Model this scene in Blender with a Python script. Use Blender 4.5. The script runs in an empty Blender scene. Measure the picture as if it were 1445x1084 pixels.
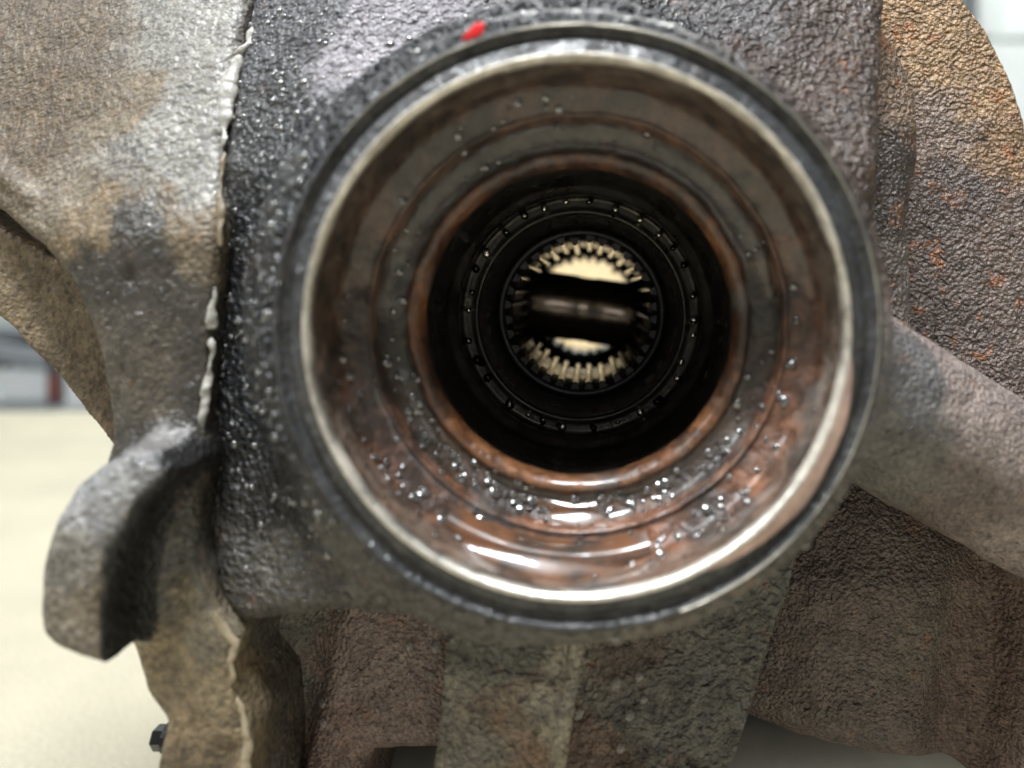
import bpy, math, random
import numpy as np
from mathutils import Vector, Matrix

# ------------------------------------------------------------------ camera, world, lamps, exposure
MM = 0.001
sc = bpy.context.scene
F, D = 1044.0, 104.0            # focal length in photo pixels, camera to rim plane in mm
VX, VY = 832.0, 408.0           # where the bore axis direction meets the picture
cam = bpy.data.cameras.new('camera'); co = bpy.data.objects.new('camera', cam); sc.collection.objects.link(co)
co.location = (0, -D*MM, 0); co.rotation_euler = (math.radians(90), 0, 0)
cam.lens = 36.0*F/1445; cam.sensor_width = 36
cam.shift_x = -(VX-722.5)/1445; cam.shift_y = -(542-VY)/1445
cam.clip_start = 0.005; cam.clip_end = 60
cam.dof.use_dof = True; cam.dof.focus_distance = 0.149
cam.dof.aperture_fstop = cam.lens/3.4      # 3.4 mm wide aperture
sc.camera = co

w = bpy.data.worlds.new('World'); sc.world = w; w.use_nodes = True
w.node_tree.nodes['Background'].inputs[0].default_value = (0.90, 0.96, 1.0, 1)
w.node_tree.nodes['Background'].inputs[1].default_value = 0.075

def area(name, loc, size, power, col, target):
    l = bpy.data.lights.new(name, 'AREA'); l.shape = 'RECTANGLE'; l.size, l.size_y = size; l.energy = power; l.color = col
    o = bpy.data.objects.new(name, l); sc.collection.objects.link(o); o.location = loc
    o.rotation_euler = (Vector(target)-Vector(loc)).to_track_quat('-Z', 'Y').to_euler()
    return o
area('ceiling_lamp', (-0.14, -0.34, 1.12), (0.50, 0.22), 33.0, (0.93, 0.97, 1.0), (0, 0.0, 0))
area('ceiling_lamp_side', (-1.0, -0.30, 1.0), (0.25, 0.7), 8.0, (0.95, 0.98, 1.0), (-0.03, 0.02, 0))
area('ceiling_lamp_bench', (0.1, 0.95, 1.3), (1.2, 0.3), 8.0, (1.0, 0.97, 0.9), (0, 0.6, -0.15))
area('ceiling_lamp_back', (0.0, 2.0, 2.2), (3.0, 0.6), 115.0, (0.95, 1.0, 0.98), (0, 3.0, 0.2))

area('front_fill', (0.35, -2.6, 0.55), (1.4, 0.8), 3.8, (1.0, 0.97, 0.93), (0, 0, 0))  # added unseen fill behind the camera, for front faces and the pin streak
vs = sc.view_settings; vs.view_transform = 'Standard'; vs.look = 'None'; vs.exposure = 0.22; vs.gamma = 1.0
sc.render.engine = 'CYCLES'
sc.cycles.use_denoising = True
sc.cycles.sample_clamp_indirect = 6.0
sc.cycles.max_bounces = 8

rng = np.random.default_rng(7); random.seed(7)
C0 = np.array([(814-VX)*D/F, -(462-VY)*D/F])      # bore axis, (x, z) in mm

# ------------------------------------------------------------------ helpers
def P(px, py, y):
    """point in mm (x, z) that sits at depth y (number or function of x, z) under a photo pixel"""
    yy = y(0, 0) if callable(y) else y
    for _ in range(12 if callable(y) else 1):
        s = (D+yy)/F; x, z = (px-VX)*s, -(py-VY)*s
        if callable(y): yy = float(y(np.float64(x), np.float64(z)))
    return x, z
def P3(px, py, y):
    x, z = P(px, py, y); return np.array([x, y(x, z) if callable(y) else y, z], float)
def PL(pts, y): return [P(a, b, y) for a, b in pts]

def vnoise(p, scale, seed=0):
    """smooth value noise in -1..1, p (..., 3)"""
    r = np.random.default_rng(seed).random((64, 64, 64), dtype=np.float32)*2-1
    q = p/scale; i = np.floor(q).astype(np.int32); f = (q-i).astype(np.float32); f = f*f*(3-2*f)
    out = 0
    for a in (0, 1):
        for b in (0, 1):
            for c in (0, 1):
                wgt = (f[..., 0] if a else 1-f[..., 0])*(f[..., 1] if b else 1-f[..., 1])*(f[..., 2] if c else 1-f[..., 2])
                out = out+wgt*r[(i[..., 0]+a) & 63, (i[..., 1]+b) & 63, (i[..., 2]+c) & 63]
    return out
def fbm(p, scale, seed=0, n=3):
    s, a, t = 0, 1.0, 0
    for k in range(n): s = s+a*vnoise(p, scale/2**k, seed+k); t += a; a *= .55
    return s/t

# --- signed distance modelling (mm); grid axes x, y, z
class Vol:
    def __init__(s, lo, hi, h):
        s.lo, s.h = np.array(lo, float), h
        n = [int((b-a)/h)+1 for a, b in zip(lo, hi)]
        s.n = n
        s.X = (lo[0]+h*np.arange(n[0], dtype=np.float32))[:, None, None]
        s.Y = (lo[1]+h*np.arange(n[1], dtype=np.float32))[None, :, None]
        s.Z = (lo[2]+h*np.arange(n[2], dtype=np.float32))[None, None, :]
    def ext(s, d2, y0, y1, r, lean=0):
        Yw = s.Y-lean
        a = d2+r; b = np.abs(Yw-(y0+y1)/2)-(y1-y0)/2+r
        return np.sqrt(np.maximum(a, 0)**2+np.maximum(b, 0)**2)+np.minimum(np.maximum(a, b), 0)-r
    def poly(s, pts):
        X, Z = s.X[:, 0, 0][:, None], s.Z[0, 0, :][None, :]
        d = np.full((s.n[0], s.n[2]), 1e9, np.float32); sg = np.ones_like(d)
        N = len(pts)
        for i in range(N):
            (ax, az), (bx, bz) = pts[i], pts[i-1]
            ex, ez = bx-ax, bz-az; wx, wz = X-ax, Z-az
            t = np.clip((wx*ex+wz*ez)/(ex*ex+ez*ez+1e-9), 0, 1)
            d = np.minimum(d, (wx-ex*t)**2+(wz-ez*t)**2)
            c1 = Z >= az; c2 = Z < bz; c3 = ex*wz > ez*wx
            flip = (c1 & c2 & c3) | (~c1 & ~c2 & ~c3)
            sg = np.where(flip, -sg, sg)
        return (sg*np.sqrt(d))[:, None, :]
    def circ(s, c, R): return np.sqrt((s.X-c[0])**2+(s.Z-c[1])**2)-R
    def cap(s, a, b, r0, r1=None):
        r1 = r0 if r1 is None else r1
        a, b = np.array(a, np.float32), np.array(b, np.float32); ba = b-a
        px, py, pz = s.X-a[0], s.Y-a[1], s.Z-a[2]
        t = np.clip((px*ba[0]+py*ba[1]+pz*ba[2])/float(ba @ ba), 0, 1)
        return np.sqrt((px-ba[0]*t)**2+(py-ba[1]*t)**2+(pz-ba[2]*t)**2)-(r0+(r1-r0)*t)
def smin(a, b, k):
    h = np.clip(.5+.5*(b-a)/k, 0, 1); return b+(a-b)*h-k*h*(1-h)
def smax(a, b, k): return -smin(-a, -b, k)

def surface_nets(V, lo, h):
    V = V.astype(np.float32).copy()
    for ax in range(3):
        sl = [slice(None)]*3
        for e in (0, -1):
            sl[ax] = e; V[tuple(sl)] = np.maximum(V[tuple(sl)], .3*h)
    ins = V < 0; n = np.array(V.shape)-1
    cnt = np.zeros(n, np.float32); acc = [np.zeros(n, np.float32) for _ in range(3)]
    def sub(A, o): return A[o[0]:o[0]+n[0], o[1]:o[1]+n[1], o[2]:o[2]+n[2]]
    for ax in range(3):
        o1, o2 = [(1, 2), (0, 2), (0, 1)][ax]
        for u in (0, 1):
            for v in (0, 1):
                a = [0, 0, 0]; a[o1] = u; a[o2] = v; b = list(a); b[ax] = 1
                va, vb = sub(V, a), sub(V, b); m = (va < 0) != (vb < 0)
                t = np.where(m, va/np.where(m, va-vb, 1), 0)
                cnt += m
                for k in range(3):
                    acc[k] += m*(t if k == ax else a[k])
    act = cnt > 0
    idx = np.full(n, -1, np.int64); idx[act] = np.arange(act.sum())
    ijk = np.argwhere(act)
    pos = np.stack([acc[k][act]/cnt[act] for k in range(3)], 1)+ijk
    verts = pos*h+lo
    quads = []
    for ax in range(3):
        o1, o2 = [(1, 2), (2, 0), (0, 1)][ax]
        a = [slice(1, -1)]*3; b = [slice(1, -1)]*3
        a[ax] = slice(0, -1); b[ax] = slice(1, None)
        A, B = ins[tuple(a)], ins[tuple(b)]
        for flip, m in ((False, A & ~B), (True, ~A & B)):
            e = np.argwhere(m)
            off = np.array([1, 1, 1]); off[ax] = 0; e = e+off
            def cell(du, dv):
                c = e.copy(); c[:, o1] -= du; c[:, o2] -= dv
                return idx[c[:, 0], c[:, 1], c[:, 2]]
            q = np.stack([cell(0, 0), cell(1, 0), cell(1, 1), cell(0, 1)], 1)
            quads.append(q[:, ::-1] if flip else q)
    return verts, np.concatenate(quads)

def vert_normals(v, q):
    a, b, c, d = (v[q[:, i]] for i in range(4))
    fn = np.cross(c-a, d-b); vn = np.zeros_like(v)
    for i in range(4): np.add.at(vn, q[:, i], fn)
    return vn/np.maximum(np.linalg.norm(vn, axis=1, keepdims=True), 1e-9)

def obj(name, me, mat, parent=None, label=None, origin=(0, 0, 0)):
    o = bpy.data.objects.new(name, me); sc.collection.objects.link(o)
    if mat and not me.materials: me.materials.append(mat)
    o.location = [c*MM for c in origin]
    if parent:
        o.parent = parent; o.matrix_parent_inverse = Matrix.Translation(-wloc(parent))
    if label: o['label'] = label
    return o
WL = {}
def wloc(o):
    if o.name in WL: return WL[o.name]
    return Vector(o.location)
def mesh(name, v, f, smooth=True, col=None, wet=None, nrm=None):
    me = bpy.data.meshes.new(name)
    v = np.asarray(v, np.float64)*MM
    me.from_pydata(v.tolist() if len(v) < 3000 else v, [], f if isinstance(f, list) else f.tolist())
    if smooth: me.polygons.foreach_set('use_smooth', np.ones(len(me.polygons), bool))
    if col is not None:
        at = me.attributes.new('albedo', 'FLOAT_COLOR', 'POINT')
        c = np.ones((len(v), 4), np.float32); c[:, :3] = col; at.data.foreach_set('color', c.ravel())
    if wet is not None:
        at = me.attributes.new('wet', 'FLOAT', 'POINT'); at.data.foreach_set('value', np.asarray(wet, np.float32).ravel())
    me.update()
    if nrm is not None: me.normals_split_custom_set_from_vertices(nrm.tolist())
    return me
def tag(o, label, cat, group=None, kind=None):
    o['label'] = label; o['category'] = cat
    if group: o['group'] = group
    if kind: o['kind'] = kind
    return o
def lathe(prof, n=160, a0=0, a1=2*math.pi, noise=0, seed=0, sub=0):
    """prof: (radius, depth) list in mm about the bore axis; object origin on the axis at the rim plane"""
    if sub:
        q = []
        for (r0, y0), (r1, y1) in zip(prof, prof[1:]):
            m = max(1, int(math.hypot(r1-r0, y1-y0)/sub))
            q += [(r0+(r1-r0)*k/m, y0+(y1-y0)*k/m) for k in range(m)]
        prof = q+[prof[-1]]
    full = abs(a1-a0-2*math.pi) < 1e-6; m = n if full else n+1
    t = a0+(a1-a0)*np.arange(m)/n
    pr = np.array(prof, float)
    R, Yd = pr[:, 0][:, None], pr[:, 1][:, None]
    v = np.stack([R*np.cos(t), Yd+0*t, R*np.sin(t)], -1).reshape(-1, 3)
    if not np.isscalar(noise) or noise:
        if noise < 0: noise = .30*np.clip((v[:, 1]-1.5)/7, 0, 1)*np.clip((21-v[:, 1])/2, 0, 1); seed = 7
        k = fbm(v+50, 5, seed)*noise
        rr = np.linalg.norm(v[:, [0, 2]], axis=1, keepdims=True)
        v[:, [0, 2]] *= 1+k[:, None]/rr; v[:, 1] += fbm(v+90, 4, seed+9)*noise
    f = []
    for i in range(len(prof)-1):
        for j in range(n):
            a, b = i*m+j, i*m+(j+1) % m
            f.append((a, b, b+m, a+m))
    return v, f

# ------------------------------------------------------------------ materials
class N:
    def __init__(s, name):
        s.m = bpy.data.materials.new(name); s.m.use_nodes = True; s.t = s.m.node_tree; s.b = s.t.nodes['Principled BSDF']
        s.pos = s.t.nodes.new('ShaderNodeNewGeometry').outputs['Position']
    def node(s, ty, **kw):
        n = s.t.nodes.new(ty)
        for k, v in kw.items(): setattr(n, k, v)
        return n
    def lk(s, a, b): s.t.links.new(a, b)
    def noise(s, scale, detail=3, rough=.55, vec=None, dist=0):
        n = s.node('ShaderNodeTexNoise'); n.inputs['Scale'].default_value = scale; n.inputs['Detail'].default_value = detail
        n.inputs['Roughness'].default_value = rough; n.inputs['Distortion'].default_value = dist; s.lk(vec or s.pos, n.inputs['Vector']); return n.outputs['Fac']
    def vor(s, scale, feature='F1', vec=None):
        n = s.node('ShaderNodeTexVoronoi', feature=feature); n.inputs['Scale'].default_value = scale; s.lk(vec or s.pos, n.inputs['Vector']); return n.outputs['Distance']
    def ramp(s, x, a, b, c0=0., c1=1.):
        n = s.node('ShaderNodeMapRange', interpolation_type='SMOOTHSTEP'); s.lk(x, n.inputs['Value'])
        for k, v in zip(('From Min', 'From Max', 'To Min', 'To Max'), (a, b, c0, c1)): n.inputs[k].default_value = v
        return n.outputs['Result']
    def mix(s, f, a, b, mode='MIX'):
        n = s.node('ShaderNodeMix', data_type='RGBA', blend_type=mode)
        for sock, v in ((n.inputs[0], f), (n.inputs[6], a), (n.inputs[7], b)):
            if isinstance(v, (int, float)): sock.default_value = v
            elif isinstance(v, tuple): sock.default_value = (*v, 1)
            else: s.lk(v, sock)
        return n.outputs[2]
    def math(s, op, a, b=None):
        n = s.node('ShaderNodeMath', operation=op)
        for sock, v in zip(n.inputs, (a, b)):
            if v is None: continue
            if isinstance(v, (int, float)): sock.default_value = v
            else: s.lk(v, sock)
        return n.outputs[0]
    def bump(s, h, strength, dist, prev=None):
        n = s.node('ShaderNodeBump'); n.inputs['Strength'].default_value = strength; n.inputs['Distance'].default_value = dist
        s.lk(h, n.inputs['Height'])
        if prev: s.lk(prev, n.inputs['Normal'])
        return n.outputs['Normal']
    def set(s, **kw):
        for k, v in kw.items():
            i = s.b.inputs[k.replace('_', ' ')]
            if isinstance(v, (int, float)): i.default_value = v
            elif isinstance(v, tuple): i.default_value = (*v, 1) if len(v) == 3 else v
            else: s.lk(v, i)
        return s.m
    def attr(s, name, out='Color'):
        n = s.node('ShaderNodeAttribute', attribute_name=name); return n.outputs[out]

def cast_material(name, grain=700., bumpd=.0006, rustspeck=.6, spec=.5, thr=.62, coat=.8):
    n = N(name)
    alb, wet = n.attr('albedo'), n.attr('wet', 'Fac')
    fine = n.noise(grain, 4, .65); med = n.noise(grain*.22, 3); big = n.noise(60, 3)
    c = n.mix(n.ramp(fine, .3, .7), (.6, .6, .62), (1.35, 1.33, 1.3)); c = n.mix(1., alb, c, 'MULTIPLY')
    c2 = n.mix(n.ramp(med, .35, .68), (.8, .79, .79), (1.15, 1.14, 1.12)); c = n.mix(1., c, c2, 'MULTIPLY')
    sp = n.math('MULTIPLY', n.ramp(n.noise(170, 2), thr, thr+.1), n.ramp(fine, .42, .62))
    dry = n.math('SUBTRACT', 1., wet)
    c = n.mix(n.math('MULTIPLY', n.math('MULTIPLY', sp, rustspeck), dry), c, (.36, .125, .035))
    pits = n.ramp(n.vor(330), .05, .3)
    c = n.mix(n.ramp(n.noise(120, 2), .6, .75, 0., .2), c, (.02, .018, .016))
    nb = n.bump(big, .5, .004)
    nb = n.bump(n.noise(grain*.3, 2), .4, bumpd*1.4, nb)
    peb = n.noise(grain*1.05, 1.6, .5)
    nb = n.bump(peb, 1., bumpd*1.7, nb)
    pit = n.ramp(n.noise(grain*.42, 1), .26, .42)
    nb = n.bump(pit, .5, bumpd*.6, nb)
    c = n.mix(n.ramp(n.noise(grain*.42, 1), .26, .38, .4, 0.), c, (.012, .011, .010))
    rough = n.math('SUBTRACT', n.ramp(fine, .3, .7, .68, .48), n.math('MULTIPLY', wet, .22))
    cb = n.bump(n.noise(grain*.6, 2), 1., bumpd*2.6, nb)
    return n.set(Base_Color=c, Roughness=rough, Normal=nb, Specular_IOR_Level=spec,
                 Coat_Weight=n.math('MULTIPLY', n.math('MULTIPLY', wet, n.ramp(n.noise(230, 2), .35, .6)), coat), Coat_Roughness=.06, Coat_Normal=cb)
M_cast = cast_material('cast_iron', 850, .0009, .6, .28); M_rim = cast_material('rim_iron', 900, .00022, .2, .35)
M_sand = cast_material('sand_cast_iron', 1150, .0012, 1.2, .7, .57); M_brown = cast_material('brown_cast_iron', 1250, .00065, .5, .45)
M_cover = cast_material('cover_casting', 850, .00036, .15, .45)

def bore_material():
    n = N('rusty_bore')
    alb, wet = n.attr('albedo'), n.attr('wet', 'Fac')
    f = n.noise(420, 4, .6); g = n.noise(130, 3)
    c = n.mix(1., alb, n.mix(n.ramp(f, .3, .7), (.55, .52, .5), (1.4, 1.38, 1.35)), 'MULTIPLY')
    c = n.mix(n.ramp(g, .48, .62, 0, .75), c, (.028, .024, .021))
    c = n.mix(n.ramp(n.noise(90, 2), .58, .72, 0, .35), c, (.22, .21, .19))
    nb = n.bump(g, .7, .0018); nb = n.bump(f, .8, .0007, nb)
    return n.set(Base_Color=c, Roughness=n.ramp(f, .3, .7, .32, .55), Normal=nb, Coat_Weight=wet, Coat_Roughness=.07)
M_bore = bore_material()
def metal(name, col, rough, b=.0001, bs=900, metallic=1., dirt=0., dcol=(.04, .035, .03)):
    n = N(name); f = n.noise(bs, 3); g = n.noise(110, 3)
    c = n.mix(n.ramp(f, .3, .7), tuple(x*.75 for x in col), tuple(min(1, x*1.2) for x in col))
    if dirt: 
        c = n.mix(n.ramp(g, .42, .62, 0, dirt), c, dcol)
    mt = n.ramp(g, .42, .62, metallic, metallic*(1-dirt)) if dirt else metallic
    return n.set(Base_Color=c, Metallic=mt, Roughness=n.ramp(g, .3, .7, rough*.75, rough*1.3), Normal=n.bump(f, .5, b))
M_cham = metal('machined_chamfer', (.70, .66, .58), .48, .0002, 500, 1., .4, (.3, .25, .2))
M_land = metal('oiled_machined_iron', (.10, .10, .10), .56, .0012, 480, .1, .8, (.03, .03, .031))
M_black = metal('black_oily_steel', (.022, .022, .023), .32, .0003, 500, .3)
M_race = metal('dark_bearing_steel', (.055, .049, .041), .3, .0006, 300, .8, .5, (.012, .012, .012))
M_spline = metal('oiled_spline_steel', (.34, .30, .235), .16, .0001, 700, 1.)
M_pin = metal('cross_pin_steel', (.30, .25, .20), .17, .0001, 300, .9)
def simple(name, col, rough=.5, bump=0, bs=300, spec=.5, coat=0):
    n = N(name); f = n.noise(bs, 4)
    kw = dict(Base_Color=n.mix(n.ramp(f, .3, .7), tuple(x*.82 for x in col), tuple(min(1, x*1.12) for x in col)), Roughness=rough, Specular_IOR_Level=spec, Coat_Weight=coat)
    if bump: kw['Normal'] = n.bump(f, .6, bump)
    return n.set(**kw)
M_seal = simple('silicone_sealant', (.34, .325, .29), .36, .0006, 700)
M_red = simple('red_paint', (.62, .012, .012), .4, .0002, 500)
def oilm(name, col, rough):
    n = N(name); return n.set(Base_Color=col, Roughness=rough, Transmission_Weight=.85, IOR=1.47)
n_ = N('oil_film'); M_oil = n_.set(Base_Color=n_.mix(n_.ramp(n_.noise(150, 3), .35, .65), (.035, .028, .022), (.14, .062, .03)), Roughness=.3, Coat_Weight=1., Coat_Roughness=.05, Coat_IOR=1.6, Normal=n_.bump(n_.noise(90, 2), .3, .0006))
M_drop = oilm('clear_droplet', (.9, .88, .84), .05)
M_oilbead = N('oil_bead').set(Base_Color=(.07, .065, .06), Roughness=.1, IOR=2.4)

# ------------------------------------------------------------------ setting: bench, room behind
ZT = -150.0
def bench_material():
    n = N('tan_bench_top')
    f = n.noise(900, 4, .7); g = n.noise(14, 4)
    c = n.mix(n.ramp(f, .28, .72), (.25, .22, .155), (.50, .46, .36))
    c = n.mix(n.ramp(g, .3, .7, 0, .25), c, (.62, .56, .40))
    return n.set(Base_Color=c, Roughness=.55, Normal=n.bump(f, .8, .0012))
M_bench = bench_material()
def slab(x0, x1, y0, y1, z0, z1, r=2.):
    v, f = [], []
    def ring(z, d):
        i = len(v)
        for a, b in ((x0+d, y0+d), (x1-d, y0+d), (x1-d, y1-d), (x0+d, y1-d)): v.append((a, b, z))
        return i
    rs = [ring(z0, r), ring(z0+r, 0), ring(z1-r, 0), ring(z1, r)]
    f.append((3, 2, 1, 0))
    for a, b in zip(rs, rs[1:]):
        for k in range(4): f.append((a+k, a+(k+1) % 4, b+(k+1) % 4, b+k))
    f.append(tuple(rs[-1]+k for k in range(4)))
    return v, f
o = obj('workbench_top', mesh('bench', *slab(-900, 900, -700, (150/172*F)-D, ZT-35, ZT, 2), smooth=False), M_bench)
tag(o, 'pale tan bench top that the differential rests on', 'workbench', kind='structure')
def wallm():
    n = N('pale_workshop_wall'); g = n.noise(2.5, 3)
    return n.set(Base_Color=n.mix(n.ramp(g, .3, .7), (.62, .70, .66), (.80, .85, .82)), Roughness=.7)
o = obj('workshop_wall', mesh('wall', *slab(-3200, 3200, 3000, 3080, -1000, 2300, 2), smooth=False), wallm())
tag(o, 'pale blurred workshop wall behind everything', 'wall', kind='structure')
o = obj('workshop_floor', mesh('floor', *slab(-3200, 3200, -1500, 3000, -1040, -1003, 1), smooth=False), simple('concrete', (.45, .44, .42), .7, 0, 6))
tag(o, 'pale concrete workshop floor beyond the bench', 'floor', kind='structure')

def at(px, py, y): x, z = P(px, py, y); return x, z
def boxpx(name, l, t, r, b, y, dep, mat, label, cat, rot=0, rd=6, group=None):
    x0, z1 = at(l, t, y); x1, z0 = at(r, b, y); cx, cz = (x0+x1)/2, z0
    v, f = slab(x0-cx, x1-cx, 0, dep, 0, z1-z0, rd)
    ob = obj(name, mesh(name, v, f, smooth=False), mat, origin=(cx, y, cz)); ob.rotation_euler.y = math.radians(rot)
    return tag(ob, label, cat, group)
M_white = simple('white_plastic', (.84, .86, .85), .5)
M_dark = simple('dark_grey_steel', (.08, .085, .09), .5)
M_grey = simple('mid_grey_steel', (.34, .36, .38), .5)
M_redp = simple('dull_red_steel', (.22, .05, .04), .5)
Y2 = 1500.
# shelf rack standing behind the bench on the left
r0 = bpy.data.objects.new('storage_rack', None); sc.collection.objects.link(r0); r0.location = (at(-40, 450, Y2)[0]*MM, Y2*MM, -1.003)
tag(r0, 'blurred grey steel rack beyond the bench, behind the cover edge', 'rack')
def rackpart(name, l, t, r, b, y, dep, mat, rot=0):
    x0, z1 = at(l, t, y); x1, z0 = at(r, b, y); cx, cz = (x0+x1)/2, (z0+z1)/2
    v, f = slab(x0-cx, x1-cx, 0, dep, z0-cz, z1-cz, 3)
    ob = obj(name, mesh(name, v, f, smooth=False), mat, r0, origin=(cx, y, cz)); ob.rotation_euler.y = math.radians(rot)
bpy.context.view_layer.update()
rackpart('top_beam', -400, 458, 420, 477, Y2, 40, M_grey)
rackpart('back_panel', -400, 477, 66, 520, Y2+30, 30, M_dark)
rackpart('brace', -60, 486, 70, 512, Y2-20, 18, M_grey, 9)
rackpart('shelf', -400, 574, 420, 590, Y2-40, 330, M_grey)
rackpart('post', 66, 470, 83, 1060, Y2-30, 40, M_dark)
rackpart('red_tag', 68, 530, 80, 566, Y2-36, 5, M_redp)
boxpx('plastic_bin', 2, 516, 66, 574, Y2-10, 200, M_white, 'white plastic bin on the rack shelf beside the red tag', 'bin', rd=16)
boxpx('white_carton', 88, 528, 200, 574, Y2-10, 200, M_white, 'white carton on the rack shelf nearest the cast cover', 'carton', rd=5)
boxpx('wall_cabinet', 1362, -140, 1376, 60, 2880., 118, M_dark, 'dark blurred strip of cabinet behind the rusty flange top', 'cabinet')
for k, (l, t, r, b) in enumerate(((1380, -120, 1405, 52), (1412, -120, 1480, 54), (1380, 60, 1480, 230))):
    boxpx('wall_panel', l, t, r, b, 2978., 20, M_white, ('narrow white wall panel beside the dark cabinet strip', 'wide white wall panel at the upper right corner', 'lower white wall panel beside the rusty flange')[k], 'panel', group='pale wall panels')
# tan box seen only through the bore
boxpx('cardboard_box', 690, 300, 960, 590, 430., 180, simple('cardboard', (.72, .56, .33), .7, .0004, 200), 'tan cardboard box glimpsed through the bore past the cross pin', 'box', rd=3)
bx = bpy.data.objects['cardboard_box']
# let it stand on the bench
x0, z1 = at(690, 300, 430.); x1, _ = at(960, 300, 430.)
bx.data = mesh('cardboard_box', *slab(x0-(x0+x1)/2, x1-(x0+x1)/2, 0, 180, 0, z1-ZT, 2), smooth=False); bx.data.materials.append(bpy.data.materials['cardboard'])
bx.location.z = ZT*MM

# ------------------------------------------------------------------ the differential
root = bpy.data.objects.new('differential_housing', None); sc.collection.objects.link(root)
root.location = (0, .04, ZT*MM); WL['differential_housing'] = Vector(root.location)
tag(root, 'oily cast differential housing with an open splined output bore', 'differential')

# --- main casting -------------------------------------------------
def leanA(X, Z): return 14+.42*np.maximum(Z-20, 0)+.35*np.maximum(-46-X, 0)-.25*np.maximum(-30-Z, 0)*0
V = Vol((-68, -1, -152), (102, 82, 84), .85)
prims = {}
joint = [(352, -150), (350, 0), (324, 130), (314, 300), (302, 450), (286, 620), (280, 720), (302, 850), (334, 884)]
pa = PL(joint+[(450, 870), (640, 880), (900, 900), (1120, 760), (1236, 520), (1243, 250), (1254, 0), (1262, -150)], leanA)
lean3 = (leanA(V.X, V.Z)).astype(np.float32)
body = V.ext(V.poly(pa), 0, 90, 3.5, lean3)
boss = V.ext(V.circ((C0[0]-.6, C0[1]-.2), 46.9), 2.3, 90, 3.2)
kk = (3+10*np.clip((15-V.X+.3*V.Z)/55, 0, 1)).astype(np.float32)
swell = V.ext(V.circ(C0, 51.5), 8.2, 90, 2.2, .06*np.maximum(V.Z-10, 0)); swell = smax(swell, V.X-14-.2*V.Z, 22)
shoulder = V.ext(V.poly(PL([(1180, 0), (1250, 15), (1282, 50), (1304, 120), (1301, 220), (1287, 310), (1293, 400), (1290, 520), (1180, 520)], 35)), 33, 90, 6, .25*np.maximum(V.Z-30, 0))
flange = V.ext(V.circ((29.2, 20.8), 66.4), 55, 74, 1.6)
flange = np.minimum(flange, V.ext(V.circ((39, -5), 66), 55, 74, 1.6))
flange = smax(flange, -(V.Z+45), 2)
strut = V.cap(P3(1170, 530, 24), P3(1520, 740, 44), 14.2, 15)
wallr = V.ext(V.poly(PL([(1000, 560), (1500, 600), (1500, 1300), (1336, 1300), (1333, 1096), (1065, 1046), (960, 1026)], 48)), 44, 90, 11, (.010*(V.X-58)**2+.38*np.maximum(V.Z+60, 0)).astype(np.float32))
wallr = smin(wallr, V.cap(P3(1475, 740, 54), P3(1450, 1300, 50), 13), 3)
wallr = smax(wallr, -V.cap(P3(1400, 830, 42), P3(1352, 1130, 44), 7), 4)
walll = V.ext(V.poly(PL([(300, 780), (680, 780), (680, 1056), (528, 1062), (518, 1082), (512, 1500), (352, 1500), (346, 1010), (324, 930), (316, 880)], 36)), 34, 90, 5)
walll = smax(walll, -V.cap(P3(440, 850, 32), P3(408, 1070, 36), 5.0, 3.5), 3)
rib = V.ext(V.poly(PL([(642, 800), (815, 800), (817, 915), (787, 1084), (730, 1560), (560, 1560), (612, 1084)], 22)), 21.5, 90, 1.2)
seam = V.cap(P3(815, 905, 21.2), P3(784, 1100, 21.2), 1.4)
rib = smin(rib, seam, .5)
rib = smax(rib, -V.cap(P3(650, 924, 21.1), P3(722, 946, 21.1), .9), .6)
rib = smax(rib, -V.cap(P3(722, 946, 21.1), P3(786, 958, 21.1), 1.), .6)
web = V.ext(V.poly(PL([(770, 760), (1175, 660), (1143, 770), (1041, 1084), (985, 1260), (740, 1400)], 30)), 28, 90, 1.2, .13*(V.X+4))
for _ in range(46):
    px, py = rng.uniform(820, 1110), rng.uniform(860, 1084)
    x, z = P(px, py, 30); web = smax(web, -V.cap((x, 27.9+.13*(x+4), z), (x+rng.uniform(-.6, .6), 27.9+.13*(x+4), z+rng.uniform(-.9, .9)), rng.uniform(.4, 1.15)), .5)
names = ['casing_wall', 'bearing_boss', 'swell', 'shoulder_pad', 'flange', 'diagonal_strut', 'cavity_wall', 'recess_wall', 'rib', 'web']
prs = [body, boss, swell, shoulder, flange, strut, wallr, walll, rib, web]
U = smin(body, boss, kk)
U = smin(U, swell, 3)
U = smin(U, shoulder, 8)
U = smin(U, strut, 6)
U = smin(U, wallr, 5)
U = smin(U, walll, 3)
U = smin(U, web, 3)
U = smin(U, rib, 1.2)
U = smin(U, flange, 2.2)
U = smax(U, -(V.circ(C0, 41)+0*V.Y), 1)
U = U.astype(np.float32)
v, q = surface_nets(U, V.lo, V.h)
# casting unevenness
vn = vert_normals(v, q)
v = v+vn*(fbm(v+200, 9, 1)*.45+fbm(v+300, 2.4, 5, 2)*.22)[:, None]
vn = vert_normals(v, q)
# which primitive owns a vertex
gi = np.clip(np.round((v-V.lo)/V.h).astype(int), 0, np.array(V.n)-1)
own = np.argmin(np.stack([np.broadcast_to(p, V.n)[gi[:, 0], gi[:, 1], gi[:, 2]] for p in prs], 1), 1)
own[own == 2] = 0
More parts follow.
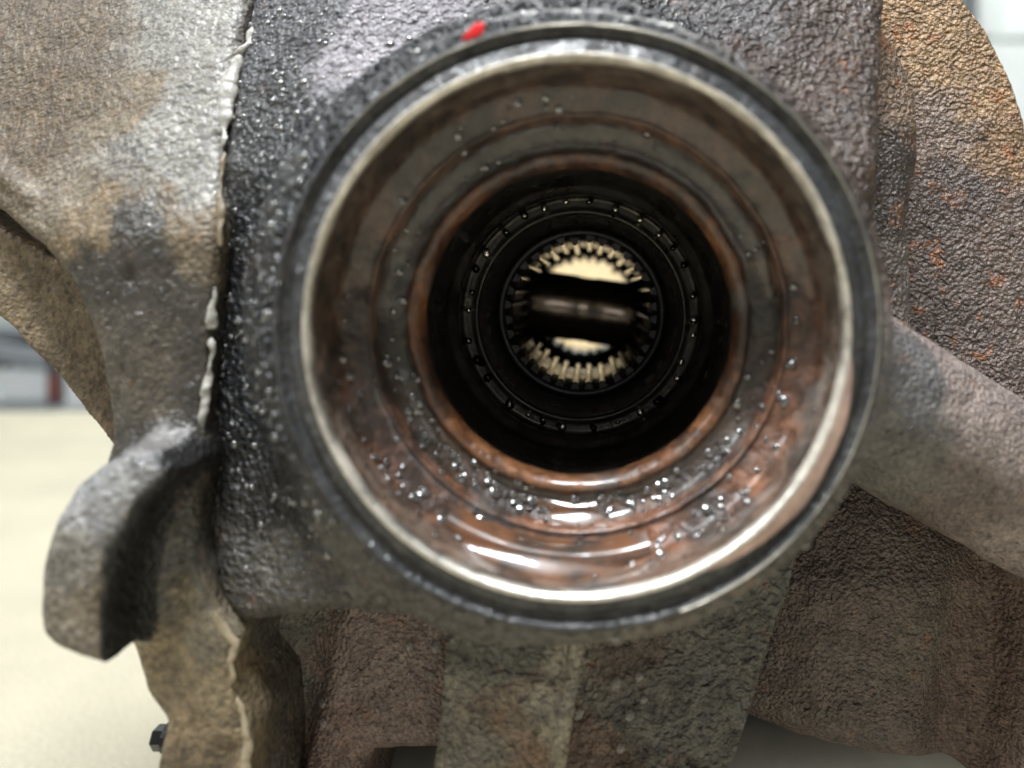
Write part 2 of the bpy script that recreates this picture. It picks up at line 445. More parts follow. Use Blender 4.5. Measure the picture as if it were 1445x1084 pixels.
# stains plus painted sheen and shade: colour points in (x, z) mm and depth class, blended with noise
def stain_and_light(v, pts, power=4.2, jit=9.0, dw=1.2):
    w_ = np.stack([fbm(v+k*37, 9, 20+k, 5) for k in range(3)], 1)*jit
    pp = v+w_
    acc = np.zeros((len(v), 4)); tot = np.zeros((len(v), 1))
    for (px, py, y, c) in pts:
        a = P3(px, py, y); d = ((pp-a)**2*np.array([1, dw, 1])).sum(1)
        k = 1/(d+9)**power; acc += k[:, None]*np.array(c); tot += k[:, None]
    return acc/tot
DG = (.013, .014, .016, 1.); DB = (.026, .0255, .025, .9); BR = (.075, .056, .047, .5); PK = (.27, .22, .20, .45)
SAND = (.25, .185, .148, .1); YEL = (.37, .24, .13, 0.05); CAV = (.112, .084, .073, .45); GR = (.092, .086, .078, .6); WEB = (.10, .095, .084, .6); SHEEN = (.22, .21, .225, 1.)
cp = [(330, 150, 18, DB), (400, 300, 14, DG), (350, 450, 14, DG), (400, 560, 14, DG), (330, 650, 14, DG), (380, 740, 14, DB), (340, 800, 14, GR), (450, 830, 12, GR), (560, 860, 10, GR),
      (470, 60, 18, SHEEN), (500, 50, 18, (.34, .32, .34, 1.)), (560, 20, 22, SHEEN), (390, 40, 24, (.06, .06, .065, .8)), (640, 20, 12, DG), (420, 170, 12, DG), (480, 160, 10, DG), (560, 85, 10, DG), (700, 22, 12, DG), (400, 400, 10, DG), (820, 0, 14, DG), (980, 20, 16, DG),  # pale points paint the overhead sheen into the casting colour
      (1060, 60, 20, BR), (1150, 120, 18, BR), (1200, 20, 22, BR), (1220, 220, 18, BR), (1240, 330, 20, BR), (1050, 10, 24, (.085, .08, .08, .6)),
      (1280, 120, 36, (.19, .13, .085, .05)), (1270, 250, 36, BR), (1275, 380, 36, (.14, .115, .10, .1)),
      (1330, 30, 55, YEL), (1300, 60, 55, YEL), (1400, 130, 55, YEL), (1390, 60, 55, (.27, .17, .09, 0)), (1350, 180, 55, SAND), (1440, 220, 55, (.27, .165, .09, 0)), (1340, 280, 55, (.13, .096, .084, .15)), (1420, 330, 55, (.17, .125, .105, .1)), (1350, 400, 55, (.14, .105, .09, .15)), (1430, 450, 55, (.15, .112, .095, .1)),
      (1290, 450, 20, PK), (1340, 520, 22, PK), (1260, 560, 16, (.13, .125, .125, .4)), (1240, 640, 20, (.14, .13, .115, .2)), (1380, 600, 24, PK), (1430, 560, 30, PK), (1420, 720, 34, PK), (1330, 650, 26, (.15, .115, .10, .2)),
      (1200, 720, 46, CAV), (1280, 760, 46, CAV), (1200, 880, 46, CAV), (1280, 900, 46, (.13, .105, .085, .1)), (1180, 1000, 46, CAV), (1300, 1030, 46, CAV), (1420, 900, 44, (.15, .105, .085, .1)), (1420, 1040, 44, (.16, .11, .09, .1)),
      (370, 900, 34, (.16, .155, .13, .4)), (360, 1000, 34, (.16, .155, .13, .4)), (480, 950, 34, (.25, .195, .17, .4)), (560, 950, 34, (.25, .195, .17, .4)), (480, 1050, 34, (.26, .185, .16, .4)), (590, 1020, 34, (.24, .18, .155, .4)), (380, 1070, 34, (.19, .135, .11, .3)),
      (700, 900, 22, (.10, .10, .085, .6)), (640, 1000, 22, (.20, .185, .15, .5)), (720, 1000, 22, (.18, .14, .105, .5)), (740, 1070, 22, (.20, .135, .09, .5)), (660, 1070, 22, (.19, .175, .14, .5)), (815, 1000, 22, (.30, .28, .23, .4)), (800, 1070, 22, (.30, .27, .2, .4)),  # last two points: worn seam with its edge highlight painted in
      (880, 900, 29, (.12, .095, .08, .3)), (900, 1000, 29, WEB), (1000, 880, 31, WEB), (1060, 830, 32, (.10, .1, .088, .3)), (850, 1060, 28, (.13, .09, .07, .2)), (960, 1050, 30, WEB), (1040, 960, 32, WEB), (1080, 900, 33, (.12, .118, .10, .3))]
st = stain_and_light(v, cp)
def emit(name, sel_v, mat, label=None):
    fm = sel_v[q].sum(1) >= 2 if False else sel_v[q[:, 0]]
    qq = q[fm]; used, inv = np.unique(qq, return_inverse=True)
    me = mesh(name, v[used], inv.reshape(-1, 4), True, st[used, :3], st[used, 3], vn[used])
    return obj(name, me, mat, root, label)
LAB = {'flange': 'rust-yellow sand-cast flange edge', 'diagonal_strut': 'pinkish-grey rounded strut', 'rib': 'upright rib below the bore', 'web': 'pitted dark web beside the rib',
       'cavity_wall': 'dry brown wall of the lower cavity', 'recess_wall': 'brown recessed wall with water droplets', 'shoulder_pad': 'rusty rounded shoulder', 'casing_wall': 'dark wet casting face'}
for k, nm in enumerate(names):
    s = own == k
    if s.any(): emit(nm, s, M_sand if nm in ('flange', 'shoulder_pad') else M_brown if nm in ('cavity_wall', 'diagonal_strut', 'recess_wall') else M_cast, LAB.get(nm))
body_v, body_n, body_own = v, vn, own

# --- rear cover (left of the joint) --------------------------------
def leanC(X, Z): return 15.5+.40*np.maximum(Z-9, 0)+.20*np.maximum(-75-X, 0)+.10*np.maximum(-62-X, 0)
VC = Vol((-150, -1, -152), (-52, 70, 84), .85)
pc = PL([(-420, -200), (-420, 60), (-60, 262), (0, 300), (55, 345), (98, 400), (128, 470), (147, 550), (154, 620), (150, 655), (180, 700), (185, 800), (182, 890), (186, 925), (200, 980), (229, 1022), (216, 1084), (216, 1500),
          (356, 1500), (351, 1084), (349, 1030), (325, 965), (331, 905), (299, 858), (275, 760), (280, 640), (296, 480), (308, 330), (318, 140), (346, 0), (350, -200)], leanC)
cov = VC.ext(VC.poly(pc), 0, 60, 2.2, leanC(VC.X, VC.Z).astype(np.float32))
back = VC.ext(VC.poly(PL([(-420, 100), (-60, 280), (120, 380), (200, 500), (230, 660), (172, 634), (152, 606), (128, 578), (92, 532), (70, 508), (50, 490), (26, 462), (0, 440), (-80, 372), (-420, 100-20)], 38)), 36, 60, 1.2)
cov = smin(cov, back, 1.5)
# raised weld-like lip and dents
cov = smin(cov, VC.cap(P3(-30, 215, leanC), P3(48, 282, leanC), 1.3), 1.5)
for (px, py, r) in ((180, 392, 1.2), (170, 530, .9), (163, 565, 1.0), (328, 1066, 1.3), (250, 380, .7)):
    a = P3(px, py, leanC); cov = smax(cov, -VC.cap(a+(0, -.3, 1.2), a+(0, -.3, -1.0), r), .6)
plug = PL([(243, 668), (215, 640), (170, 634), (142, 656), (96, 690), (64, 738), (44, 800), (36, 868), (42, 904), (66, 922), (150, 940), (152, 860), (168, 780), (201, 712)], 5)
lug = VC.ext(VC.poly(plug), 4, 34, 2.6, (.14*np.maximum(VC.Z+36, 0)+.20*np.maximum(-72-VC.X, 0)).astype(np.float32))
cow = cov.copy(); cov = smin(cov, lug, 6)
v2, q2 = surface_nets(cov, VC.lo, VC.h)
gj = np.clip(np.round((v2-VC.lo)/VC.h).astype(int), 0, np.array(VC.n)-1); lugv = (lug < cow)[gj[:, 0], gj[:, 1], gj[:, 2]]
n2 = vert_normals(v2, q2)
v2 = v2+n2*(fbm(v2+200, 9, 11)*.35+fbm(v2+100, 2.4, 12, 2)*.10)[:, None]; n2 = vert_normals(v2, q2)
AL = (.19, .182, .16, .35); DT = (.095, .070, .043, .1); DK = (.046, .041, .034, .5); DR = (.21, .165, .10, .05)
ccp = [(60, 60, 25, DT), (150, 130, 25, (.14, .112, .075, .1)), (20, 160, 25, DT), (250, 60, 30, AL), (280, 150, 24, AL), (200, 200, 22, AL), (260, 230, 20, AL), (80, 240, 20, (.15, .125, .09, .1)), (150, 220, 20, (.17, .155, .13, .2)),
       (120, 280, 17, (.15, .112, .066, .1)), (250, 300, 16, (.14, .108, .068, .1)), (180, 330, 16, DK), (280, 330, 16, (.15, .12, .08, .1)), (120, 400, 16, DK), (220, 420, 16, DK), (200, 520, 16, (.075, .063, .048, .4)), (260, 560, 16, DK), (190, 610, 16, DK), (250, 680, 16, DK), (255, 800, 16, (.10, .095, .085, .3)),
       (60, 430, 38, (.18, .14, .09, 0)), (20, 380, 38, (.19, .15, .098, 0)), (120, 520, 38, (.155, .12, .078, 0)), (140, 590, 38, (.15, .11, .07, 0)),
       (240, 930, 17, DR), (280, 980, 17, DR), (250, 1040, 17, (.22, .165, .10, 0)), (320, 1000, 17, DR), (280, 1080, 17, (.12, .09, .055, 0)), (300, 900, 17, (.2, .17, .12, .1)), (380, 950, 30, (.12, .112, .092, .2)), (390, 1050, 32, (.115, .1, .085, .2)), (370, 890, 26, (.1, .095, .08, .2))]
st2 = stain_and_light(v2, ccp)
LUG_SHADE = (.008, .0075, .007, .1)
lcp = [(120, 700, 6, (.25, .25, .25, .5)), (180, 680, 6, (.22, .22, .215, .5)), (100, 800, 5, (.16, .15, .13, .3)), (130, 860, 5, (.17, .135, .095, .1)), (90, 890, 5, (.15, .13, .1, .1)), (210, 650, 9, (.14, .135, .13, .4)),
       (170, 880, 16, LUG_SHADE), (210, 780, 16, LUG_SHADE), (230, 860, 26, LUG_SHADE), (180, 800, 12, LUG_SHADE), (225, 690, 14, LUG_SHADE)]
st3 = stain_and_light(v2, lcp, 3, 2.)
rf = np.clip((n2[:, 0]-.2)/.3, 0, 1)[:, None]*np.clip((n2[:, 1]+.97)/.15, 0, 1)[:, None]; st3 = st3*(1-rf)+np.array(LUG_SHADE)*rf      # shade of the inner face painted black, picked by normal
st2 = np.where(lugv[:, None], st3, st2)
def emit2(name, fm, mat, parent, label):
    qq = q2[fm]; used, inv = np.unique(qq, return_inverse=True)
    return obj(name, mesh(name, v2[used], inv.reshape(-1, 4), True, st2[used, :3], st2[used, 3], n2[used]), mat, parent, label)
cover = emit2('rear_cover', ~lugv[q2[:, 0]], M_cover, root, 'tan-grey cast cover beside the sealed joint'); WL['rear_cover'] = Vector((0, 0, 0))
emit2('mounting_lug', lugv[q2[:, 0]], M_cover, cover, 'grey horn-shaped lug with a black oily inner face')  # black of the inner face is painted shade, not oil
# bolt beside the lower cover
def hexbolt():
    v, f = [], []
    def ring(n, r, x, ph=0): 
        i = len(v)
        for k in range(n):
            a = 2*math.pi*k/n+ph; v.append((x, r*math.cos(a), r*math.sin(a)))
        return i
    rs = [ring(12, 3.0, 6), ring(12, 3.0, 0), ring(12, 3.6, 0), ring(12, 3.6, -1), ]
    hx = []
    for x, r in ((-1, 2.9), (-3.6, 2.9), (-4.0, 2.5)):
        i = len(v)
        for k in range(12):
            a = 2*math.pi*k/12; rr = r*(1 if k % 2 == 0 else .866); v.append((x, rr*math.cos(a), rr*math.sin(a)))
        hx.append(i)
    for a, b in zip(rs+hx, (rs+hx)[1:]):
        for k in range(12): f.append((a+k, b+k, b+(k+1) % 12, a+(k+1) % 12))
    f.append(tuple(hx[-1]+k for k in range(12)))
    return v, f
x, z = P(238, 1041, 30); obj('bolt', mesh('bolt', *hexbolt(), smooth=False), M_black, cover, 'small dark hex bolt head', (x+.5, 30, z)).scale = (.75, .75, .75)

# sealant squeezed out of the joint
def tube(pts, rad, seg=10, noise=.45, seed=0, step=.3):
    pts = np.array(pts, float); rad = np.array(rad, float)
    L = np.r_[0, np.cumsum(np.linalg.norm(np.diff(pts, axis=0), axis=1))]; s = np.arange(0, L[-1], step)
    c = np.stack([np.interp(s, L, pts[:, k]) for k in range(3)], 1); r = np.interp(s, L, rad)
    r = r*np.clip(np.minimum(s, L[-1]-s)/1.2+.15, .15, 1)**.5
    r = r*np.clip(1+noise*fbm(c+60, 6.0, seed)*2.6, .25, 2)*.85; c = c+np.stack([fbm(c+k*9, 3.5, seed+k) for k in range(3)], 1)*.5*noise
    t = np.gradient(c, axis=0); t /= np.linalg.norm(t, axis=1, keepdims=True)
    u = np.cross(t, (0, 1., 0)); u /= np.linalg.norm(u, axis=1, keepdims=True); w_ = np.cross(t, u)
    a = 2*math.pi*np.arange(seg)/seg
    v = (c[:, None]+r[:, None, None]*(u[:, None]*np.cos(a)[None, :, None]+.5*w_[:, None]*np.sin(a)[None, :, None])).reshape(-1, 3)
    v = v+np.stack([fbm(v+20+k*13, 1.7, seed+k) for k in range(3)], 1)*.5*noise*1.8
    f = [(i*seg+j, i*seg+(j+1) % seg, (i+1)*seg+(j+1) % seg, (i+1)*seg+j) for i in range(len(c)-1) for j in range(seg)]
    f += [tuple(range(seg))[::-1], tuple((len(c)-1)*seg+j for j in range(seg))]
    return v, f
def yj(X, Z): return np.minimum(leanA(X, Z), leanC(X, Z))+.35
def bead(pts, rr, label, seed, mat=M_seal):
    obj('sealant_bead', mesh('sealant_bead', *tube([P3(a, b, yj) for a, b in pts], rr, seed=seed)), mat, cover, label)
bead([(357, 40), (352, 62), (338, 74), (330, 80)], [.7, 1.1, .9, .5], 'curled upper sealant flake', 1)
bead([(340, 78), (328, 105), (320, 140), (317, 175), (316, 205)], [.9, 1.6, 1.9, 1.3, .8], 'thick pale sealant smear', 2)
bead([(315, 215), (312, 250), (311, 300), (309, 350)], [.7, .6, .7, .5], 'thin browned sealant', 3, simple('dirty_sealant', (.17, .13, .08), .5, .0004, 500))
bead([(305, 405), (300, 432), (297, 466)], [.4, .8, 1.0], None, 4)
bead([(298, 478), (301, 495), (295, 520), (291, 555), (287, 585), (282, 615), (279, 637)], [.7, 1.0, 1.1, 1.2, 1.0, 1.0, .6], 'bright white sealant bead beside the dark joint', 5)
bead([(300, 862), (314, 885), (332, 908), (326, 935), (330, 965)], [.7, 1.1, .8, .9, .6], 'tan folded sealant below the lug', 6, simple('tan_sealant', (.33, .27, .18), .5, .0004, 400))
bead([(334, 985), (345, 1020), (350, 1050), (346, 1080), (346, 1110)], [.6, 1., 1., .9, .7], None, 7, bpy.data.materials['tan_sealant'])
bead([(250, 705), (262, 760), (270, 800), (284, 838)], [.5, .6, .8, .6], None, 8, simple('grey_sealant', (.15, .14, .12), .5, .0004, 400))

# --- lathe-turned bore --------------------------------------------
OC = (C0[0], 0, C0[1])
def ring(name, prof, mat, label=None, parent=root, noise=0, seed=0, colf=None, n=200, sub=.6):
    v, f = lathe(prof, n, noise=noise, seed=seed, sub=sub)
    if colf is None: me = mesh(name, v, f)
    else:
        c = colf(v); me = mesh(name, v, f, True, c[:, :3], c[:, 3])
    ob = obj(name, me, mat, parent, label, OC); WL[ob.name] = Vector(OC)*MM
    return ob
rim = ring('boss_rim', [(44.6, 6), (44.4, 3.0), (43.7, 1.9), (43.3, 1.3), (42.95, .75), (42.6, .85), (42.3, 1.3), (41.9, 1.75), (41.3, 1.75), (40.9, 1.3), (40.6, .95), (40.2, .75), (39.3, .4), (38.85, .25), (38.75, .2)], M_rim, 'dark oily machined rim with a thin bead', noise=.16, seed=3, colf=lambda v: np.c_[np.array((.045, .046, .048))*(1+.5*fbm(v+30, 4, 3))[:, None], np.clip(.55+.5*fbm(v, 6, 5), 0, 1)])
bb = lathe([(43.25, 1.25), (43.05, .80), (42.9, .6), (42.75, .74), (42.6, 1.05)], 120, math.radians(-70), math.radians(140), .04, 8)
obj('bright_bead', mesh('bright_bead', *bb), metal('worn_bead', (.45, .42, .35), .45, .0004, 300, .9, .8, (.035, .033, .032)), rim, 'thin worn bright line round the rim', OC)
ring('chamfer', [(38.8, .22), (38.65, .02), (38.1, .32), (37.72, .85), (37.6, 1.6)], M_cham, 'bright machined chamfer at the mouth of the bore', noise=.03, seed=4)
def borecol(top, rust, wetb):
    def fn(v):
        a = np.arctan2(v[:, 2], v[:, 0]); k = fbm(v*np.array([1, .6, 1])+70, 9, 44)*.8+fbm(v+10, 3, 48)*.35
        low = np.clip(.5-.55*np.sin(a-.35), 0, 1)          # more rust low and to one side; shade at the top painted in as a darker tone
        m = np.clip((low*.75+k*1.1-.18), 0, 1)[:, None]
        c = np.array(top)*(1-m)+np.array(rust)*m
        w_ = np.clip(wetb*(.45+.7*low)+k*.3, 0, 1)
        return np.c_[c, w_]
    return fn
RU = (.19, .08, .040); 
ring('seal_bore_wall', [(37.6, 1.5), (37.45, 5), (37.35, 8.2)], M_bore, 'smooth brown-grey seal bore wall', noise=-1, colf=borecol((.105, .080, .062), (.12, .072, .048), .6))
ring('stepped_shoulder', [(37.35, 8.2), (37.1, 9.6), (36.3, 10.8), (35.2, 11.4), (34.4, 11.9), (33.6, 12.3), (33.2, 12.4)], M_bore, 'rusty stepped shoulder', noise=-1, colf=borecol((.085, .056, .043), RU, .9))
ring('rust_ridge', [(33.2, 12.4), (32.9, 12.0), (32.6, 12.2), (32.4, 13.4), (32.2, 14.6)], M_bore, 'raised rust ridge', noise=-1, colf=borecol((.12, .075, .055), RU, .6))
ring('dark_groove', [(32.2, 14.6), (31.6, 15.6), (30.7, 16.2), (29.6, 16.6), (28.2, 16.7), (27.7, 16.3)], M_bore, 'dark oily groove', noise=-1, colf=borecol((.055, .05, .043), (.10, .055, .034), .95))
ring('rust_lip', [(27.7, 16.3), (27.3, 15.9), (26.5, 16.2), (25.8, 17.1), (25.4, 18.3), (25.5, 20)], M_bore, 'orange rust lip round the dark opening', noise=-1, colf=borecol((.09, .045, .028), (.26, .11, .042), .55))
ring('bearing_outer_race', [(25.5, 20), (26.4, 21), (26.8, 26), (26.4, 36), (25.9, 39.5), (25.4, 40.3), (24.5, 40.7), (24.0, 41.6)], M_race, 'black oily bearing outer ring', n=120)
inner = ring('bearing_inner_ring', [(24.0, 41.6), (23.9, 45.5), (21.6, 45.6), (21.1, 44.8), (20.5, 45.4), (20.4, 52), (19.4, 62)], M_race, 'dark bearing inner ring', n=120)
# rollers between the bearing rings
def roller(n=10):
    v, f = [], []
    for (r, y) in ((.15, -.1), (.62, 0), (.72, .25), (.72, 2.2)):
        for k in range(n):
            a = 2*math.pi*k/n; v.append((r*math.cos(a), y, r*math.sin(a)))
    for i in range(3):
        for k in range(n): f.append((i*n+k, i*n+(k+1) % n, (i+1)*n+(k+1) % n, (i+1)*n+k))
    f.append(tuple(range(n))[::-1]); return v, f
rms = []
for q_ in range(3):
    rm = mesh('roller', *roller()); rm.materials.append(metal('roller_steel', ((.7, .67, .6), (.2, .18, .15), (.03, .03, .03))[q_], .2, .0001, 700)); rms.append(rm)
for k in range(30):
    a = 2*math.pi*(k+random.uniform(-.25, .25))/30
    o = obj('roller', random.choice(rms), None, inner, None, (C0[0]+(22.5+.5*random.random())*math.cos(a), 43.2+2.2*random.random(), C0[1]+(22.5+.5*random.random())*math.sin(a))); o.rotation_euler = (random.uniform(-.6, .6), 0, random.uniform(-.6, .6)); k_ = random.uniform(.65, 1.15); o.scale = (k_, k_, k_*random.uniform(.8, 1.4))
case = ring('differential_case', [(19.4, 62), (19.3, 63.5), (18.6, 66), (23, 68), (30, 80), (31, 110), (30, 135), (22, 148), (19, 150), (18.6, 190), (24, 200), (24.5, 150), (36, 130), (36, 60), (27, 40)], M_black, 'black hollow differential case', n=96, sub=2)

def tooth(r0, r1, y0, y1, wr, wt):
    v = []
    for y, e in ((y0, .25), (y0+.6, 0), (y1-.6, 0), (y1, .25)):
        for (r, wd) in ((r1, wr), (r0+e+.35, wt+.12), (r0+e, wt*.55)):
            v += [(-wd, y, -r), (wd, y, -r)]
    f = []
    for i in range(3):
        a, b = i*6, (i+1)*6
        for s, t in ((0, 2), (2, 4), (4, 5), (5, 3), (3, 1)): f.append((a+s, a+t, b+t, b+s))
    f += [(0, 1, 3, 2), (2, 3, 5, 4), (20, 21, 19, 18), (22, 23, 21, 20)]
    return v, f
def gear(name, label, y0, y1, r0, r1, rout, n, mat):
    g = ring(name, [(rout, y0+2), (rout, y0+.6), (rout-.6, y0), (r1+.8, y0), (r1, y0+.8), (r1, y1-.5), (r1+.6, y1), (rout, y1)], M_black, label, case, n=96, sub=0)
    tm = mesh('spline_tooth', *tooth(r0, r1+.15, y0+.5, y1-.3, math.pi*r1/n*.62, math.pi*r0/n*.34), smooth=False); tm.materials.append(mat); tm.materials.append(M_black)
    for pi in list(range(0, 5))+[15, 16]: tm.polygons[pi].material_index = 1  # front faces coloured black as shade, so only the flanks glint
    for k in range(n):
        o = obj('spline_tooth', tm, None, g, None, OC); o.rotation_euler.y = 2*math.pi*(k+.5+random.uniform(-.07, .07))/n; o.rotation_euler.x = random.uniform(-.006, .006)
gear('side_gear', 'near splined side gear', 63, 105, 15.7, 17.2, 19.2, 32, M_spline)
gear('side_gear', 'far splined side gear', 150, 176, 15.6, 17.0, 18.9, 30, M_spline)
# cross pin
def rod(L, R, n=40, rings=((0, 1),), ch=.6):
    v, f = [], []; pr = [(-L, R-ch), (-L+ch, R), (-1.8*1.6, R), (-1.3*1.6, R-.25), (1.3*1.6, R-.25), (1.8*1.6, R), (L-ch, R), (L, R-ch)]
    for (x, r) in pr:
        for k in range(n): a = 2*math.pi*k/n; v.append((x, r*math.cos(a), r*math.sin(a)))
    for i in range(len(pr)-1):
        for k in range(n): f.append((i*n+k, (i+1)*n+k, (i+1)*n+(k+1) % n, i*n+(k+1) % n))
    f += [tuple(range(n)), tuple((len(pr)-1)*n+k for k in range(n))[::-1]]
    return v, f
pin = obj('cross_pin', mesh('cross_pin', *rod(30, 9.8)), M_pin, case, 'dark cross pin lying across the gears', (C0[0], 118, C0[1]-.7)); pin.rotation_euler.y = math.radians(8)

# steel tube under the housing
def rodx(L, R, n=40):
    v, f = [], []
    pr = [(0, .01), (.3, R*.6), (1.6, R*.9), (3.5, R), (L, R)]
    for (x, r) in pr:
        for k in range(n): a = 2*math.pi*k/n; v.append((x, r*math.cos(a), r*math.sin(a)))
    for i in range(len(pr)-1):
        for k in range(n): f.append((i*n+k, (i+1)*n+k, (i+1)*n+(k+1) % n, i*n+(k+1) % n))
    return v, f
x, z = P(528, 1060, 52)
tb = obj('cross_tube', mesh('cross_tube', *rodx(135, 13)), simple('pale_dull_tube', (.24, .235, .205), .4, .0001, 60), root, 'smooth dull steel tube below the casting', (x, 63, z-13.5)); tb.rotation_euler.y = math.radians(-3.0)

# red paint mark on the rim
def patch(px_pts, y, th=.12, nn=1):
    pts = [P(a, b, y) for a, b in px_pts]; n = len(pts); cx = sum(p[0] for p in pts)/n; cz = sum(p[1] for p in pts)/n
    v = [(a, y+.5, b) for a, b in pts]+[(a, y, b) for a, b in pts]+[(cx+(a-cx)*.8, y-th, cz+(b-cz)*.8) for a, b in pts]
    f = [(i, (i+1) % n, n+(i+1) % n, n+i) for i in range(n)]+[(n+i, n+(i+1) % n, 2*n+(i+1) % n, 2*n+i) for i in range(n)]+[tuple(2*n+i for i in range(n))]
    return v, f
obj('paint_mark', mesh('paint_mark', *patch([(650, 55), (660, 44), (672, 32), (682, 31), (684, 38), (680, 48), (668, 53), (658, 56)], .95, .03)), M_red, rim, 'small red paint mark on the top of the rim')

# worn pink-bright arc on the lower right of the rim land
v, f = lathe([(41.0, .85), (40.3, .62), (39.6, .35), (38.9, .12), (38.6, -.02)], 60, math.radians(-62), math.radians(-6), .06, 5, .3)
rr = np.linalg.norm(v[:, [0, 2]], axis=1); aa = np.arctan2(v[:, 2], v[:, 0])
lim = 38.7+2.2*np.clip(np.sin((aa+1.09)/(1.09-.1)*math.pi), 0, 1)**.7*(1+.25*fbm(v, 4, 3)); sc_ = np.minimum(rr, lim)/rr; v[:, 0] *= sc_; v[:, 2] *= sc_
obj('worn_arc', mesh('worn_arc', v, f), metal('worn_bright_iron', (.60, .42, .36), .5, .0002, 250, .25, .3, (.3, .19, .15)), rim, 'pinkish worn arc on the rim', OC)

# --- oil lying in the bottom of the steps ---------------------------
def meniscus(prof, a0, a1, seed):
    n = 60; v, f = lathe(prof, n, math.radians(a0), math.radians(a1), .07, seed); m = n+1; k = len(prof)
    t = np.abs(np.linspace(-1, 1, m)); w_ = np.clip(1-t**2.2, 0, 1)
    v = v.reshape(k, m, 3); q = np.linspace(0, 1, k)[:, None]; rad = np.linalg.norm(v[:, :, [0, 2]], axis=2)
    grow = 1+(1-w_)[None, :]*np.minimum(q*3, 1)*3.2/rad*np.sin(np.pi*np.clip(q*1.0, 0, 1))
    v[:, :, 0] *= grow; v[:, :, 2] *= grow; v[:, :, 1] += (1-w_)[None, :]*2.6*np.sin(np.pi*q)
    v = v.reshape(-1, 3)
    return v, f
def arc(R, y, a):
    out = [(R, y)]
    for t, l in ((10, .5), (22, .5), (32, .4), (38, .7), (42, .8), (46, .7), (58, .4), (72, .4)):
        R -= a*l*math.sin(math.radians(t)); y += a*l*math.cos(math.radians(t)); out.append((R, y))
    return out
obj('oil_pool', mesh('oil_pool', *meniscus(arc(37.68, 3.7, 1.15)+[(34.3, 9.6), (33.9, 12.4)], -124, -72, 3)), M_oil, root, 'outer oil pool in the bore bottom', OC)
obj('oil_pool', mesh('oil_pool', *meniscus(arc(32.75, 12.5, 1.0)+[(29.8, 15.9), (29.2, 16.9)], -110, -70, 5)), M_oil, root, 'inner oil pool in the bore groove', OC)

# --- droplets --------------------------------------------------------
def dome(nr=4, ns=9):
    v = [(0, 0, 1)]; f = []
    for i in range(1, nr+1):
        t = math.pi/2*i/nr*1.08
        for k in range(ns): a = 2*math.pi*k/ns; v.append((math.sin(t)*math.cos(a), math.sin(t)*math.sin(a), math.cos(t)))
    for k in range(ns): f.append((0, 1+k, 1+(k+1) % ns))
    for i in range(nr-1):
        for k in range(ns): a, b = 1+i*ns+k, 1+i*ns+(k+1) % ns; f.append((a, a+ns, b+ns, b))
    return np.array(v), f
def frame(n):
    n = np.array(n)/np.linalg.norm(n); u = np.cross(n, (.3, .2, .9)); u /= np.linalg.norm(u); return np.stack([u, np.cross(n, u), n])
def droplets(name, pts, nrm, rad, mat, flat=.6, parent=root, label=None):
    dv, df = dome(); V_, F_ = [], []
    for p, n_, r in zip(pts, nrm, rad):
        b = len(V_)*len(dv); fr = frame(n_)
        V_.append((dv*np.array([r*random.uniform(.8, 1.3), r, r*flat])) @ fr+p); F_ += [tuple(i+b for i in ff) for ff in df]
    ob = obj(name, mesh(name, np.concatenate(V_), F_), mat, parent, label); ob['kind'] = 'stuff'
    return ob
# project for choosing where droplets lie
def topx(v): s = F/(D+v[:, 1]); return VX+v[:, 0]*s, VY-v[:, 2]*s
bx_, by_ = topx(body_v); front = body_n[:, 1] < -.15
def pick(mask, n):
    i = np.flatnonzero(mask & front); return i[rng.choice(len(i), min(n, len(i)), replace=False)]
i1 = pick((bx_ > 300) & (bx_ < 470) & (by_ > 20) & (by_ < 620) & np.isin(body_own, (0, 1)), 420)
i2 = pick((bx_ > 300) & (bx_ < 760) & (by_ < 130), 110)
i3 = pick((bx_ > 330) & (bx_ < 470) & (by_ > 560) & (by_ < 820), 110)
ii = np.r_[i1, i2, i3]
droplets('oil_beads', body_v[ii], body_n[ii], np.clip(rng.lognormal(-1.25, .45, len(ii)), .12, .75), M_oilbead, .6)
i4 = pick((bx_ > 820) & (bx_ < 1440) & (by_ > 400) & (by_ < 1080), 70)
droplets('fine_spray', body_v[i4], body_n[i4], np.clip(rng.lognormal(-1.9, .4, len(i4)), .08, .35), M_drop, .6)
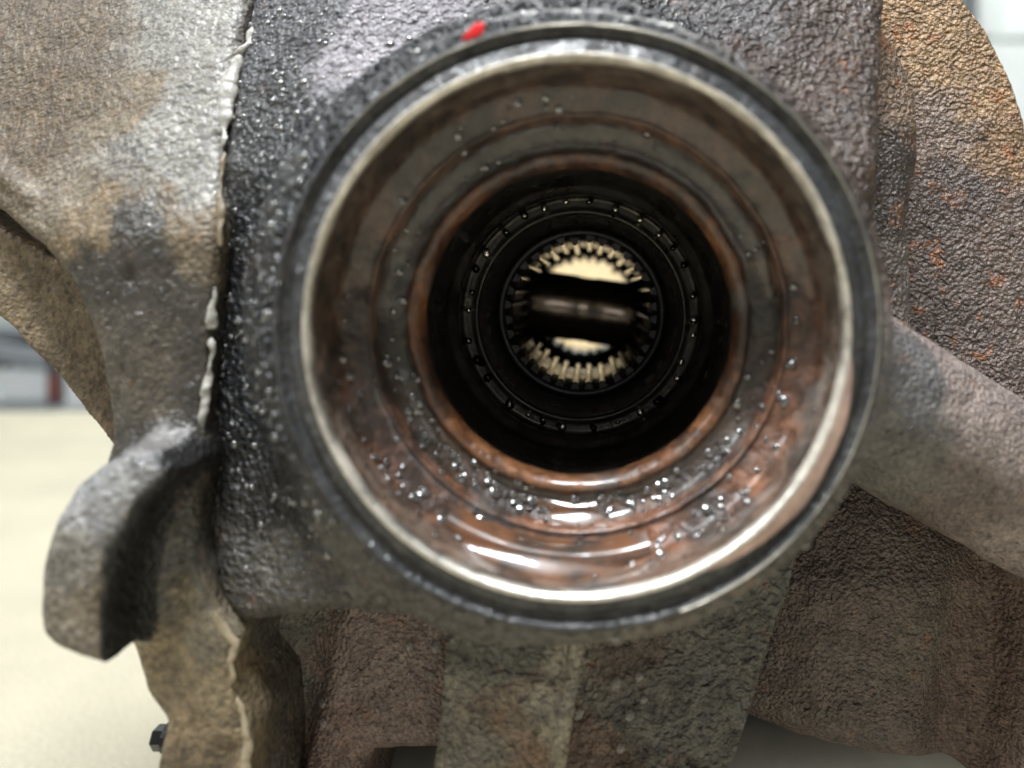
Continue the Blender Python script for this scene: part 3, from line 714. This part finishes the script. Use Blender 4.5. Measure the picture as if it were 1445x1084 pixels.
# in the bore
prof = [(37.45, 5), (37.3, 8.2), (37.05, 9.6), (36.3, 10.7), (35.2, 11.3), (34.3, 11.8), (33.3, 12.3), (32.4, 13.4), (31.9, 15.1), (30.7, 16.1), (29.5, 16.4), (28.4, 16.2), (26.6, 16.8)]
pr = np.array(prof); bp, bn, br = [], [], []
def bore_drop(a, k, r):
    i = min(int(k), len(pr)-2); t = k-i; R, y = pr[i]*(1-t)+pr[i+1]*t; e = pr[i+1]-pr[i]
    nr, ny = e[1], -e[0]                      # normal in (R, y): toward the axis and the camera
    nn = np.array([-abs(e[1]), -abs(e[0])]); nn /= np.linalg.norm(nn)
    n3_ = np.array((nn[0]*math.cos(a), nn[1], nn[0]*math.sin(a))); 
    bp.append(np.array((C0[0]+R*math.cos(a), y, C0[1]+R*math.sin(a)))+n3_*.12); bn.append(n3_+rng.normal(0, .28, 3)); br.append(r*1.75)
for _ in range(300):
    a = math.radians(rng.normal(-104, 40)); k = rng.choice([rng.normal(2.2, .9), rng.normal(9.2, .8), rng.uniform(0, 11.5)], p=[.42, .42, .16])
    bore_drop(a, min(max(k, .1), 11.8), float(np.clip(rng.lognormal(-1.35, .35), .14, .5)))
for _ in range(80):
    bore_drop(rng.uniform(0, 2*math.pi), rng.uniform(3.5, 10.5), float(np.clip(rng.lognormal(-1.5, .4), .12, .45)))
droplets('bore_oil_beads', bp, bn, br, M_oilbead, .26)
# single water drops that can be told apart
fd = [(577, 906, .75), (619, 904, .95), (613, 945, .5), (571, 946, .4), (447, 991, .7), (450, 1018, .75), (482, 1040, .6), (525, 998, .45), (560, 925, .35), (500, 1010, .3),
      (872, 960, .9), (910, 955, .7), (914, 981, .6), (825, 1008, .9), (895, 1003, .8), (880, 1060, .7), (868, 906, .6), (1143, 775, .5)]
for (px, py, r) in fd:
    r *= 1.3
    d2 = (bx_-px)**2+(by_-py)**2; c = np.flatnonzero((d2 < 90) & front)
    if not len(c): continue
    c = c[np.argmin(body_v[c, 1])]
    dv, df = dome(5, 12); fr = frame(body_n[c]); 
    obj('water_drop', mesh('water_drop', (dv*np.array([r, r*1.15, r*.75])) @ fr, df), M_drop, root, None, tuple(body_v[c]))
